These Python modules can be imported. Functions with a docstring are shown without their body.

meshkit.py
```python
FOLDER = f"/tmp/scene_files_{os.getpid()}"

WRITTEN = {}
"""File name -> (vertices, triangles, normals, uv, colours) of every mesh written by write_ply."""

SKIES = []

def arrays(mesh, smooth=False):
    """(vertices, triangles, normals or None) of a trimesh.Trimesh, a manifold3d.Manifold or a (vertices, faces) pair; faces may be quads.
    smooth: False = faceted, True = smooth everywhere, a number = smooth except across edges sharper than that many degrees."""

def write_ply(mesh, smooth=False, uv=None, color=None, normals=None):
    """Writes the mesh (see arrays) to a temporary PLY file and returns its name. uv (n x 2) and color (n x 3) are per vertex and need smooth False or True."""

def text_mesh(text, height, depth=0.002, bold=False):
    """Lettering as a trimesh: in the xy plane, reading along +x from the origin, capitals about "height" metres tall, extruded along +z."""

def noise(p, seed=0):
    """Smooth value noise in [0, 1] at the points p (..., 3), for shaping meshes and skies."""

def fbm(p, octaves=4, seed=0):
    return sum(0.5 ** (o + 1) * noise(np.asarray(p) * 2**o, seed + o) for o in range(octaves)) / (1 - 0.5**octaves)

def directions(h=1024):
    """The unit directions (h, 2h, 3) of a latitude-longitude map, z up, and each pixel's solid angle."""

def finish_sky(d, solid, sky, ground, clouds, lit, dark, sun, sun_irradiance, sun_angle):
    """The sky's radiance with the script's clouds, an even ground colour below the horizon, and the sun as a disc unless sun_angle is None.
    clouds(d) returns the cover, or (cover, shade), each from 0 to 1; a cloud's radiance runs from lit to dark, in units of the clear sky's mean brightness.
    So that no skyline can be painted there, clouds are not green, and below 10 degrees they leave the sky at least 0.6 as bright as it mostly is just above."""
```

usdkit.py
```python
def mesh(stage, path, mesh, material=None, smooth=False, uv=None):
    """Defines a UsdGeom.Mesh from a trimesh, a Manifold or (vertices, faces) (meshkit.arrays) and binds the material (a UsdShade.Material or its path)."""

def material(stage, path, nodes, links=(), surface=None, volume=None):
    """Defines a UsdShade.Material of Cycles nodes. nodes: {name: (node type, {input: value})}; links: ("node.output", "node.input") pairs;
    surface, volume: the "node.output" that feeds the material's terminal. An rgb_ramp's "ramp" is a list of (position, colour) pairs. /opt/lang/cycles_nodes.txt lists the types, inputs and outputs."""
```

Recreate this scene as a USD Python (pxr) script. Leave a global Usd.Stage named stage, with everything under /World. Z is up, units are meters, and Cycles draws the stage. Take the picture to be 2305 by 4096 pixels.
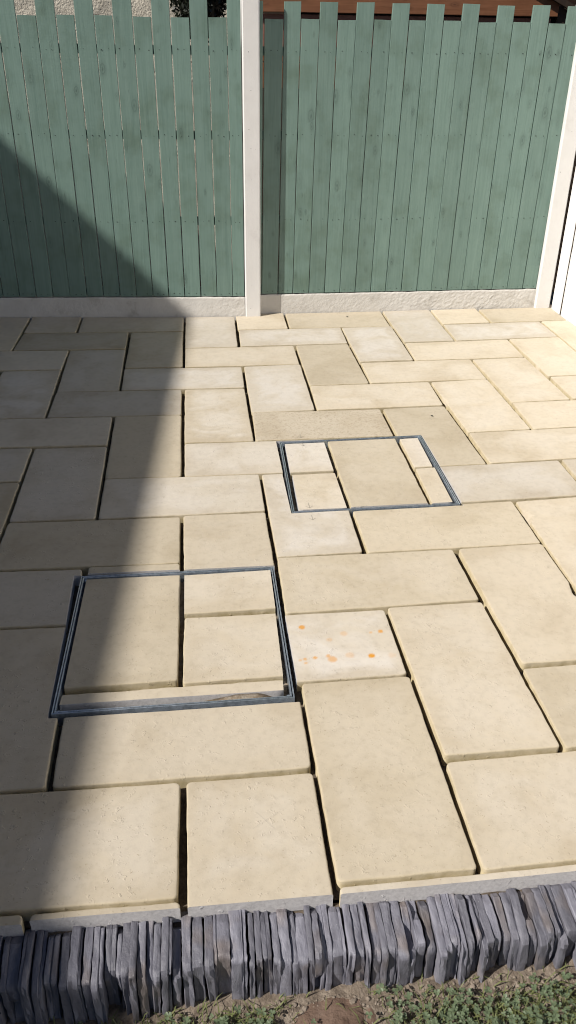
import math, random
import numpy as np
import trimesh
import usdkit, meshkit
from pxr import Gf, Sdf, Usd, UsdGeom, UsdLux, UsdShade, Vt
from scipy.spatial import ConvexHull

stage = Usd.Stage.CreateInMemory()
UsdGeom.SetStageUpAxis(stage, UsdGeom.Tokens.z)
UsdGeom.SetStageMetersPerUnit(stage, 1.0)
world = UsdGeom.Xform.Define(stage, "/World")
stage.SetDefaultPrim(world.GetPrim())
UsdGeom.Scope.Define(stage, "/World/Looks")

# ------------------------------------------------------------------ camera
PITCH, YAW, ROLL, CAM_H = 0.5216, 0.1153, 0.0143, 1.5125
EXPOSURE = 0.30
SUN_I, SUN_ANGLE, SKY_S = 1.25, 0.6, 0.05
F = np.array([math.sin(YAW) * math.cos(PITCH), math.cos(YAW) * math.cos(PITCH), -math.sin(PITCH)])
R0 = np.array([math.cos(YAW), -math.sin(YAW), 0.0])
U0 = np.cross(R0, F)
cr, sr = math.cos(ROLL), math.sin(ROLL)
RIGHT, UP = cr * R0 + sr * U0, -sr * R0 + cr * U0
cam = UsdGeom.Camera.Define(stage, "/World/camera")
m4 = np.eye(4)
m4[0, :3], m4[1, :3], m4[2, :3], m4[3, :3] = RIGHT, UP, -F, (0, 0, CAM_H)
cam.AddTransformOp().Set(Gf.Matrix4d(m4.tolist()))
cam.CreateHorizontalApertureAttr(36.0)
cam.CreateVerticalApertureAttr(64.0)
cam.CreateFocalLengthAttr(36.0 * 3321.0 / 2305.0)
cam.CreateClippingRangeAttr(Gf.Vec2f(0.05, 500))
cam.CreateExposureAttr(EXPOSURE)

# ------------------------------------------------------------------ sky and sun
TOW = np.array([-1.0, -0.43, 0.975]); TOW /= np.linalg.norm(TOW)
ELEV, ROT = math.asin(TOW[2]), math.atan2(TOW[0], TOW[1])
sky_mat = usdkit.material(stage, "/World/Looks/sky_material", {
    "sky": ("sky_texture", {"sky_type": "single_scattering", "sun_disc": False, "sun_elevation": ELEV, "sun_rotation": ROT,
                            "altitude": 50.0, "air_density": 0.65, "aerosol_density": 0.5, "ozone_density": 1.0}),
    "bg": ("background_shader", {"strength": SKY_S})}, [("sky.color", "bg.color")], surface="bg.background")
dome = UsdLux.DomeLight.Define(stage, "/World/sky")
UsdShade.MaterialBindingAPI.Apply(dome.GetPrim()).Bind(sky_mat)
dome.GetPrim().SetCustomDataByKey("kind", "structure")
sun = UsdLux.DistantLight.Define(stage, "/World/sun")
sun.CreateIntensityAttr(SUN_I); sun.CreateAngleAttr(SUN_ANGLE); sun.CreateNormalizeAttr(True)
sun.CreateColorAttr(Gf.Vec3f(1.0, 0.955, 0.885))
zx = TOW; xx = np.cross([0, 0, 1.0], zx); xx /= np.linalg.norm(xx); yx = np.cross(zx, xx)
ms = np.eye(4); ms[0, :3], ms[1, :3], ms[2, :3] = xx, yx, zx
sun.AddTransformOp().Set(Gf.Matrix4d(ms.tolist()))

# ------------------------------------------------------------------ helpers
taken = {}
def numbered(parent, name):
    k = (parent, name); n = taken.get(k, 0); taken[k] = n + 1
    return f"{parent}/{name}" if n == 0 else f"{parent}/{name}_{n:03d}"

def tag(prim, label=None, cat=None, group=None, kind=None):
    for k, v in (("label", label), ("category", cat), ("group", group), ("kind", kind)):
        if v: prim.SetCustomDataByKey(k, v)
    return prim

def thing(name, label=None, cat=None, group=None, kind=None, loc=(0, 0, 0)):
    x = UsdGeom.Xform.Define(stage, numbered("/World", name))
    x.AddTranslateOp().Set(Gf.Vec3d(*map(float, loc)))
    return tag(x.GetPrim(), label, cat, group, kind)

def put(name, mesh, mat, parent=None, smooth=False, loc=None, prim_vars=None):
    base = str(parent.GetPath()) if parent is not None else "/World"
    if loc is not None:
        v, f = (mesh.vertices, mesh.faces) if isinstance(mesh, trimesh.Trimesh) else mesh
        mesh = (np.asarray(v) - np.asarray(loc), np.asarray(f))
    m = usdkit.mesh(stage, numbered(base, name), mesh, mat, smooth=smooth)
    if loc is not None and parent is None:
        UsdGeom.Xformable(m).AddTranslateOp().Set(Gf.Vec3d(*map(float, loc)))
    for k, a in (prim_vars or {}).items():
        UsdGeom.PrimvarsAPI(m).CreatePrimvar(k, Sdf.ValueTypeNames.FloatArray, "vertex").Set(Vt.FloatArray.FromNumpy(np.asarray(a, np.float32)))
    return m.GetPrim()

def N(p, seed=0): return meshkit.noise(p, seed) * 2 - 1

def n1(a, seed=0, k=0.0):
    a = np.asarray(a, float)
    return N(np.stack([a, np.full_like(a, k + 0.37), np.full_like(a, 0.71)], -1), seed)

def n2(a, b, seed=0):
    a, b = np.broadcast_arrays(np.asarray(a, float), np.asarray(b, float))
    return N(np.stack([a, b, np.full_like(a, 0.53)], -1), seed)

def box(x0, x1, y0, y1, z0, z1, c=0.0):
    if c:
        p = []
        for sx, sy, sz in np.ndindex(2, 2, 2):
            X, Y, Z = (x0, x1)[sx], (y0, y1)[sy], (z0, z1)[sz]
            ix, iy, iz = (1, -1)[sx] * c, (1, -1)[sy] * c, (1, -1)[sz] * c
            p += [(X + ix, Y + iy, Z), (X + ix, Y, Z + iz), (X, Y + iy, Z + iz)]
        return trimesh.convex.convex_hull(np.array(p))
    b = trimesh.creation.box((x1 - x0, y1 - y0, z1 - z0)); b.apply_translation(((x0 + x1) / 2, (y0 + y1) / 2, (z0 + z1) / 2)); return b

def join(ms): return trimesh.util.concatenate(ms)

def Mat(name, nodes, links, surface="p.BSDF"):
    return usdkit.material(stage, "/World/Looks/" + name, nodes, links, surface=surface)

POS = {"geo": ("geometry", {}), "oi": ("object_info", {}), "rs": ("math", {"math_type": "multiply", "value2": 41.0}),
       "pos": ("vector_math", {"math_type": "add"})}
POSL = [("oi.random", "rs.value1"), ("geo.position", "pos.vector1"), ("rs.value", "pos.vector2")]

# ------------------------------------------------------------------ materials
def slab_material(name, tan, cream, pale):
    return Mat(name, {**POS,
        "n1": ("noise_texture", {"scale": 4.0, "detail": 4.0, "roughness": 0.55, "distortion": 0.4}),
        "r1": ("rgb_ramp", {"ramp": [(0.34, tan), (0.52, cream), (0.72, cream)]}),
        "n2": ("noise_texture", {"scale": 5.5, "detail": 5.0, "roughness": 0.6, "distortion": 0.8}),
        "edge": ("attribute", {"attribute": "edge"}), "tone": ("attribute", {"attribute": "tone"}),
        "pal": ("attribute", {"attribute": "pale"}),
        "e1": ("math", {"math_type": "multiply"}), "e2": ("map_range", {"from_min": 0.40, "from_max": 0.62, "to_min": 0.0, "to_max": 0.85, "clamp": True}),
        "e3": ("math", {"math_type": "multiply"}),
        "mp": ("mix_color", {"b": pale}),
        "n3": ("noise_texture", {"scale": 42.0, "detail": 5.0, "roughness": 0.7}),
        "r3": ("rgb_ramp", {"ramp": [(0.25, (0.80, 0.79, 0.77)), (0.5, (1, 1, 1)), (0.75, (1.08, 1.07, 1.05))]}),
        "m3": ("mix_color", {"blend_type": "multiply", "fac": 0.6, "use_clamp": False}),
        "n4": ("noise_texture", {"scale": 170.0, "detail": 2.0}),
        "r4": ("rgb_ramp", {"ramp": [(0.26, (0.62, 0.58, 0.52)), (0.33, (1, 1, 1)), (1.0, (1, 1, 1))]}),
        "m4": ("mix_color", {"blend_type": "multiply", "fac": 0.6}),
        "tm": ("mix_color", {"blend_type": "multiply", "fac": 1.0, "use_clamp": False}),
        "tc": ("combine_color", {}),
        # marks that individual slabs carry
        "rust": ("attribute", {"attribute": "rust"}), "mr": ("mix_color", {"b": (0.54, 0.25, 0.035)}),
        "speck": ("attribute", {"attribute": "speck"}), "v5": ("noise_texture", {"scale": 95.0, "detail": 3.0, "roughness": 0.7}),
        "s5": ("map_range", {"from_min": 0.52, "from_max": 0.66, "to_min": 0.0, "to_max": 0.8, "clamp": True}), "s6": ("math", {"math_type": "multiply"}),
        "ms": ("mix_color", {"b": (0.16, 0.10, 0.06)}),
        # dirt on bevels and sawn grey faces
        "cut": ("attribute", {"attribute": "cut"}), "nc": ("noise_texture", {"scale": 120.0, "detail": 4.0, "roughness": 0.75}),
        "rc": ("rgb_ramp", {"ramp": [(0.3, (0.34, 0.325, 0.325)), (0.5, (0.43, 0.415, 0.415)), (0.7, (0.50, 0.485, 0.48))]}),
        "mc": ("mix_color", {}),
        "lip": ("attribute", {"attribute": "lip"}), "nl": ("noise_texture", {"scale": 30.0, "detail": 4.0, "roughness": 0.7}),
        "rl": ("rgb_ramp", {"ramp": [(0.35, (0.38, 0.31, 0.17)), (0.6, (0.52, 0.44, 0.29))]}), "ml": ("mix_color", {}),
        # relief
        "b1": ("noise_texture", {"scale": 70.0, "detail": 3.0, "roughness": 0.6, "distortion": 0.1}),
        "br": ("map_range", {"from_min": 0.595, "from_max": 0.745, "clamp": True}),
        "bm": ("noise_texture", {"scale": 6.0, "detail": 2.0}), "bmr": ("map_range", {"from_min": 0.40, "from_max": 0.62, "to_min": 0.15, "to_max": 1.0, "clamp": True}),
        "bx": ("math", {"math_type": "multiply"}),
        "b2": ("noise_texture", {"scale": 260.0, "detail": 4.0, "roughness": 0.7}),
        "bs": ("math", {"math_type": "multiply_add", "value2": 0.16}),
        "bump": ("bump", {"strength": 0.62, "distance": 0.0024}),
        "p": ("principled_bsdf", {"roughness": 0.72, "specular_ior_level": 0.3, "diffuse_roughness": 0.3})},
        POSL + [("pos.vector", n + ".vector") for n in ("n1", "n2", "n3", "n4", "v5", "nc", "nl", "b1", "b2", "bm")] + [
        ("n1.fac", "r1.fac"), ("n2.fac", "e1.value1"), ("edge.fac", "e1.value2"), ("e1.value", "e2.value"), ("e2.result", "e3.value1"), ("pal.fac", "e3.value2"),
        ("r1.color", "mp.a"), ("e3.value", "mp.fac"),
        ("n3.fac", "r3.fac"), ("mp.result", "m3.a"), ("r3.color", "m3.b"), ("n4.fac", "r4.fac"), ("m3.result", "m4.a"), ("r4.color", "m4.b"),
        ("tone.fac", "tc.r"), ("tone.fac", "tc.g"), ("tone.fac", "tc.b"), ("m4.result", "tm.a"), ("tc.color", "tm.b"),
        ("tm.result", "mr.a"), ("rust.fac", "mr.fac"), ("v5.fac", "s5.value"), ("s5.result", "s6.value1"), ("speck.fac", "s6.value2"),
        ("mr.result", "ms.a"), ("s6.value", "ms.fac"), ("nl.fac", "rl.fac"), ("ms.result", "ml.a"), ("rl.color", "ml.b"), ("lip.fac", "ml.fac"),
        ("nc.fac", "rc.fac"), ("ml.result", "mc.a"), ("rc.color", "mc.b"), ("cut.fac", "mc.fac"),
        ("b1.fac", "br.value"), ("bm.fac", "bmr.value"), ("br.result", "bx.value1"), ("bmr.result", "bx.value2"),
        ("b2.fac", "bs.value1"), ("bx.value", "bs.value3"), ("bs.value", "bump.height"),
        ("bump.normal", "p.normal"), ("mc.result", "p.base_color")])

M_SLAB = slab_material("cream_paving", (0.412, 0.350, 0.262), (0.462, 0.402, 0.314), (0.525, 0.476, 0.408))
M_SLAB_TAN = slab_material("tan_paving", (0.372, 0.316, 0.232), (0.416, 0.360, 0.275), (0.478, 0.426, 0.355))
M_SLAB_PALE = slab_material("pale_paving", (0.415, 0.360, 0.287), (0.473, 0.421, 0.347), (0.530, 0.490, 0.440))

def rough_material(name, ramp, scale, bump_scale, bump, rough=0.85, extra=2.0, spec=0.25):
    return Mat(name, {**POS, "n": ("noise_texture", {"scale": scale, "detail": 6.0, "roughness": 0.65, "distortion": 0.3}),
        "r": ("rgb_ramp", {"ramp": ramp}), "b": ("noise_texture", {"scale": bump_scale, "detail": 5.0, "roughness": 0.65}),
        "bump": ("bump", {"strength": 0.8, "distance": bump}), "p": ("principled_bsdf", {"roughness": rough, "specular_ior_level": spec})},
        POSL + [("pos.vector", "n.vector"), ("pos.vector", "b.vector"), ("n.fac", "r.fac"), ("r.color", "p.base_color"), ("b.fac", "bump.height"), ("bump.normal", "p.normal")])

M_DIRT = rough_material("joint_dirt", [(0.3, (0.055, 0.042, 0.032)), (0.55, (0.12, 0.095, 0.072)), (0.75, (0.20, 0.165, 0.13))], 40, 90, 0.006, 0.95)
M_MORTAR = rough_material("mortar_bed", [(0.3, (0.10, 0.075, 0.05)), (0.5, (0.20, 0.155, 0.11)), (0.7, (0.30, 0.26, 0.21))], 35, 110, 0.006, 0.95)
M_SOIL = rough_material("lawn_soil", [(0.3, (0.085, 0.065, 0.05)), (0.5, (0.17, 0.135, 0.105)), (0.7, (0.27, 0.225, 0.18))], 45, 110, 0.008, 0.95)
M_MUD = rough_material("bare_mud", [(0.3, (0.095, 0.060, 0.042)), (0.55, (0.15, 0.10, 0.075)), (0.75, (0.20, 0.145, 0.115))], 22, 150, 0.004, 0.75)
M_CLOD = rough_material("dry_clod", [(0.3, (0.14, 0.11, 0.085)), (0.6, (0.26, 0.215, 0.175))], 60, 150, 0.004, 0.95)
M_CONC = rough_material("painted_concrete", [(0.22, (0.58, 0.555, 0.53)), (0.42, (0.67, 0.65, 0.63)), (0.7, (0.71, 0.69, 0.67))], 7, 220, 0.0012, 0.6, spec=0.35)
M_GRAVEL = rough_material("painted_gravel_board", [(0.24, (0.36, 0.33, 0.29)), (0.40, (0.55, 0.525, 0.49)), (0.7, (0.61, 0.585, 0.55))], 9, 120, 0.0022, 0.55, spec=0.4)
M_WHITE = rough_material("white_masonry", [(0.2, (0.74, 0.73, 0.71)), (0.6, (0.80, 0.795, 0.78))], 6, 160, 0.002, 0.7)
M_ROUGHCAST = rough_material("cream_roughcast", [(0.3, (0.50, 0.45, 0.37)), (0.6, (0.62, 0.57, 0.48))], 30, 55, 0.02, 0.9)
M_ROOF = rough_material("roof_tile", [(0.3, (0.10, 0.085, 0.08)), (0.7, (0.17, 0.15, 0.14))], 5, 60, 0.006, 0.85)
M_NAIL = rough_material("nail_hole", [(0.3, (0.012, 0.016, 0.014)), (0.7, (0.03, 0.035, 0.03))], 50, 100, 0.001, 0.7)
M_PENCIL = rough_material("pencil_mark", [(0.3, (0.17, 0.165, 0.15)), (0.7, (0.26, 0.245, 0.22))], 60, 100, 0.0005, 0.7)
M_BARK = rough_material("shrub_bark", [(0.3, (0.06, 0.045, 0.03)), (0.7, (0.13, 0.10, 0.075))], 20, 60, 0.006, 0.9)

def slate_material():
    return Mat("slate", {**POS, "sc": ("mapping", {"scale": (26.0, 5.0, 5.0)}), "n": ("noise_texture", {"scale": 3.0, "detail": 6.0, "roughness": 0.65}),
        "r": ("rgb_ramp", {"ramp": [(0.25, (0.085, 0.083, 0.102)), (0.48, (0.145, 0.143, 0.172)), (0.68, (0.195, 0.192, 0.226)), (0.85, (0.25, 0.243, 0.26))]}),
        "s2": ("noise_texture", {"scale": 7.0, "detail": 3.0}), "r2": ("rgb_ramp", {"ramp": [(0.56, (1, 1, 1)), (0.70, (1.16, 1.0, 0.80))]}),
        "mm": ("mix_color", {"blend_type": "multiply", "fac": 1.0, "use_clamp": False}),
        "tone": ("map_range", {"from_min": 0.0, "from_max": 1.0, "to_min": 0.70, "to_max": 1.25}), "tc": ("combine_color", {}),
        "mt": ("mix_color", {"blend_type": "multiply", "fac": 1.0, "use_clamp": False}),
        "nw": ("noise_texture", {"scale": 150.0, "detail": 2.0}), "rw": ("map_range", {"from_min": 0.76, "from_max": 0.80, "clamp": True}), "mw": ("mix_color", {"b": (0.5, 0.5, 0.5)}),
        "b": ("noise_texture", {"scale": 6.0, "detail": 6.0, "roughness": 0.7}), "b2": ("noise_texture", {"scale": 140.0, "detail": 4.0, "roughness": 0.7}),
        "ba": ("math", {"math_type": "multiply_add", "value2": 0.8}), "bump": ("bump", {"strength": 0.7, "distance": 0.003}),
        "p": ("principled_bsdf", {"roughness": 0.52, "specular_ior_level": 0.5})},
        POSL + [("pos.vector", "sc.vector"), ("sc.vector", "n.vector"), ("sc.vector", "b.vector"), ("pos.vector", "b2.vector"), ("pos.vector", "s2.vector"), ("pos.vector", "nw.vector"),
        ("n.fac", "r.fac"), ("s2.fac", "r2.fac"), ("r.color", "mm.a"), ("r2.color", "mm.b"),
        ("oi.random", "tone.value"), ("tone.result", "tc.r"), ("tone.result", "tc.g"), ("tone.result", "tc.b"), ("mm.result", "mt.a"), ("tc.color", "mt.b"),
        ("nw.fac", "rw.value"), ("mt.result", "mw.a"), ("rw.result", "mw.fac"),
        ("b2.fac", "ba.value1"), ("b.fac", "ba.value3"), ("ba.value", "bump.height"), ("bump.normal", "p.normal"), ("mw.result", "p.base_color")])
M_SLATE = slate_material()

def wood_material(name, dark, mid, light, knot, rough=0.5, horizontal=False):
    along = (2.2, 60.0, 60.0) if horizontal else (60.0, 60.0, 2.2)
    kn = (3.6, 5.0, 8.0) if horizontal else (8.0, 5.0, 3.6)
    saw = (160.0, 10.0, 10.0) if horizontal else (10.0, 10.0, 160.0)
    return Mat(name, {**POS, "ga": ("mapping", {"scale": along}), "gn": ("noise_texture", {"scale": 1.0, "detail": 5.0, "roughness": 0.65, "distortion": 1.2}),
        "gr": ("rgb_ramp", {"ramp": [(0.22, dark), (0.46, mid), (0.75, light)]}),
        "st": ("noise_texture", {"scale": 5.0, "detail": 4.0, "roughness": 0.6}), "sr": ("rgb_ramp", {"ramp": [(0.30, (0.78, 0.78, 0.72)), (0.50, (1, 1, 1)), (0.72, (1.08, 1.07, 1.06))]}),
        "ms": ("mix_color", {"blend_type": "multiply", "fac": 0.9, "use_clamp": False}),
        "sx": ("separate_xyz", {}), "ka": ("combine_xyz", {}), "kw": ("mapping", {"scale": (6.5, 13.0, 1.0) if horizontal else (13.0, 6.0, 1.0)}), "kd": ("noise_texture", {"scale": 42.0, "detail": 4.0, "roughness": 0.7}), "kq": ("mix_vector", {"fac": 0.13}), "kg": ("separate_color", {}), "kt": ("math", {"math_type": "greater_than", "value2": 0.58}), "kz": ("map_range", {"from_min": 0.0, "from_max": 1.0, "to_min": 0.45, "to_max": 1.5}), "kdv": ("math", {"math_type": "divide"}), "kst": ("map_range", {"from_min": 0.0, "from_max": 1.0, "to_min": 0.25, "to_max": 1.0}), "kmm": ("math", {"math_type": "multiply"}), "km": ("math", {"math_type": "multiply"}),
        "kv": ("voronoi_texture", {"dimensions": "2D", "scale": 1.0, "randomness": 0.9}), "kr": ("rgb_ramp", {"ramp": [(0.0, (.95, .95, .95)), (0.03, (.7, .7, .7)), (0.055, (.35, .35, .35)), (0.09, (.40, .40, .40)), (0.105, (.62, .62, .62)), (0.13, (.30, .30, .30)), (0.18, (.14, .14, .14)), (0.26, (0, 0, 0)), (1.0, (0, 0, 0))]}), "kb": ("rgb_to_bw", {}),
        "kx": ("math", {"math_type": "multiply", "value2": 0.75}), "mk": ("mix_color", {"b": knot}),
        "ck": ("mapping", {"scale": (saw[2] * 0.9, 60.0, saw[0] * 0.9) if not horizontal else (9.0, 60.0, 140.0)}), "cn": ("noise_texture", {"scale": 0.8, "detail": 3.0, "roughness": 0.6}),
        "cr": ("map_range", {"from_min": 0.69, "from_max": 0.76, "to_min": 0.0, "to_max": 0.6, "clamp": True}), "mc": ("mix_color", {"b": knot}),
        "tone": ("map_range", {"from_min": 0.0, "from_max": 1.0, "to_min": 0.94, "to_max": 1.05}), "tc": ("combine_color", {}), "mt": ("mix_color", {"blend_type": "multiply", "fac": 1.0, "use_clamp": False}),
        "sa": ("mapping", {"scale": saw}), "sn": ("noise_texture", {"scale": 1.0, "detail": 3.0}), "b1": ("math", {"math_type": "multiply_add", "value2": 0.35}),
        "b2": ("math", {"math_type": "multiply_add", "value2": 1.2}), "b3": ("math", {"math_type": "multiply_add", "value2": -1.4}), "bump": ("bump", {"strength": 0.7, "distance": 0.0014}),
        "p": ("principled_bsdf", {"roughness": rough, "specular_ior_level": 0.4})},
        POSL + [("pos.vector", "ga.vector"), ("ga.vector", "gn.vector"), ("gn.fac", "gr.fac"), ("pos.vector", "st.vector"), ("st.fac", "sr.fac"),
        ("gr.color", "ms.a"), ("sr.color", "ms.b"), ("pos.vector", "sx.vector"), ("sx.x", "ka.x"), ("sx.z", "ka.y"), ("ka.vector", "kw.vector"), ("pos.vector", "kd.vector"), ("kw.vector", "kq.a"), ("kd.color", "kq.b"), ("kq.result", "kv.vector"),
        ("kv.distance", "kdv.value1"), ("kg.g", "kz.value"), ("kz.result", "kdv.value2"), ("kdv.value", "kr.fac"), ("kg.b", "kst.value"), ("kr.color", "kb.color"), ("kv.color", "kg.color"), ("kg.r", "kt.value1"), ("kt.value", "kmm.value1"), ("kst.result", "kmm.value2"), ("kmm.value", "km.value1"), ("kb.val", "km.value2"), ("km.value", "kx.value1"), ("ms.result", "mk.a"), ("kx.value", "mk.fac"),
        ("pos.vector", "ck.vector"), ("ck.vector", "cn.vector"), ("cn.fac", "cr.value"), ("mk.result", "mc.a"), ("cr.result", "mc.fac"),
        ("oi.random", "tone.value"), ("tone.result", "tc.r"), ("tone.result", "tc.g"), ("tone.result", "tc.b"), ("mc.result", "mt.a"), ("tc.color", "mt.b"),
        ("pos.vector", "sa.vector"), ("sa.vector", "sn.vector"), ("sn.fac", "b1.value1"), ("gn.fac", "b1.value3"), ("km.value", "b2.value1"), ("b1.value", "b2.value3"),
        ("cr.result", "b3.value1"), ("b2.value", "b3.value3"), ("b3.value", "bump.height"), ("bump.normal", "p.normal"), ("mt.result", "p.base_color")])
M_GREEN = wood_material("sage_painted_timber", (0.112, 0.178, 0.152), (0.142, 0.216, 0.186), (0.166, 0.243, 0.211), (0.042, 0.068, 0.056))
M_BROWN = wood_material("brown_stained_timber", (0.13, 0.050, 0.022), (0.19, 0.078, 0.036), (0.24, 0.105, 0.052), (0.05, 0.02, 0.01), 0.55, True)
M_PINK = wood_material("red_brown_timber", (0.20, 0.085, 0.060), (0.27, 0.125, 0.092), (0.32, 0.155, 0.12), (0.10, 0.04, 0.03), 0.6, True)
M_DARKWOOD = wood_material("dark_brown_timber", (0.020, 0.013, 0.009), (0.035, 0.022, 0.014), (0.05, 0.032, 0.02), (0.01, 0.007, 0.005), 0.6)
M_GALV = Mat("galvanised_steel", {**POS, "v": ("voronoi_texture", {"scale": 160.0}), "n": ("noise_texture", {"scale": 70.0, "detail": 4.0}),
    "r": ("rgb_ramp", {"ramp": [(0.3, (0.40, 0.45, 0.50)), (0.6, (0.60, 0.66, 0.72))]}), "rr": ("map_range", {"to_min": 0.28, "to_max": 0.55}),
    "p": ("principled_bsdf", {"metallic": 0.88})}, POSL + [("pos.vector", "v.vector"), ("pos.vector", "n.vector"), ("n.fac", "r.fac"), ("r.color", "p.base_color"), ("v.distance", "rr.value"), ("rr.result", "p.roughness")])

def leaf_material(name, a, b, c):
    return Mat(name, {"geo": ("geometry", {}), "r": ("rgb_ramp", {"ramp": [(0.0, a), (0.5, b), (1.0, c)]}),
        "p": ("principled_bsdf", {"roughness": 0.5, "specular_ior_level": 0.4}), "t": ("translucent_bsdf", {}), "m": ("mix_closure", {"fac": 0.25})},
        [("geo.random_per_island", "r.fac"), ("r.color", "p.base_color"), ("r.color", "t.color"), ("p.BSDF", "m.closure1"), ("t.BSDF", "m.closure2")], surface="m.closure")
M_CLOVER = leaf_material("clover_leaf", (0.13, 0.17, 0.095), (0.19, 0.235, 0.145), (0.27, 0.31, 0.21))
M_GRASS = leaf_material("grass_blade", (0.16, 0.18, 0.07), (0.30, 0.27, 0.13), (0.46, 0.39, 0.22))
M_SHRUB = leaf_material("shrub_leaf", (0.010, 0.014, 0.007), (0.02, 0.026, 0.013), (0.06, 0.06, 0.035))

# ------------------------------------------------------------------ ground
def grid(x, y, z):
    X, Y = np.meshgrid(x, y, indexing="ij"); nx, ny = X.shape
    v = np.stack([X, Y, z(X, Y)], -1).reshape(-1, 3)
    i = np.arange(nx * ny).reshape(nx, ny)
    f = np.stack([i[:-1, :-1], i[1:, :-1], i[1:, 1:], i[:-1, 1:]], -1).reshape(-1, 4)
    return v, f

tag(put("ground", grid(np.linspace(-150, 150, 3), np.linspace(-150, 150, 3), lambda X, Y: X * 0 - 0.30), M_SOIL), kind="structure")
def lawn_z(X, Y):
    return -0.172 + 0.034 * X.clip(-1.2, 1.2) + 0.006 * n2(X * 9, Y * 9, 3) + 0.005 * n2(X * 30, Y * 30, 4) + 0.0035 * n2(X * 80, Y * 80, 5) + 0.012 * np.clip((Y - 0.90) / 0.06, 0, 1)
xs = np.unique(np.concatenate([np.linspace(-4, -0.7, 60), np.linspace(-0.7, 1.15, 300), np.linspace(1.15, 4, 60)]))
ys = np.unique(np.concatenate([np.linspace(-3, 0.6, 40), np.linspace(0.6, 1.0, 80)]))
tag(put("lawn", grid(xs, ys, lawn_z), M_SOIL, smooth=True), kind="structure")

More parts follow.
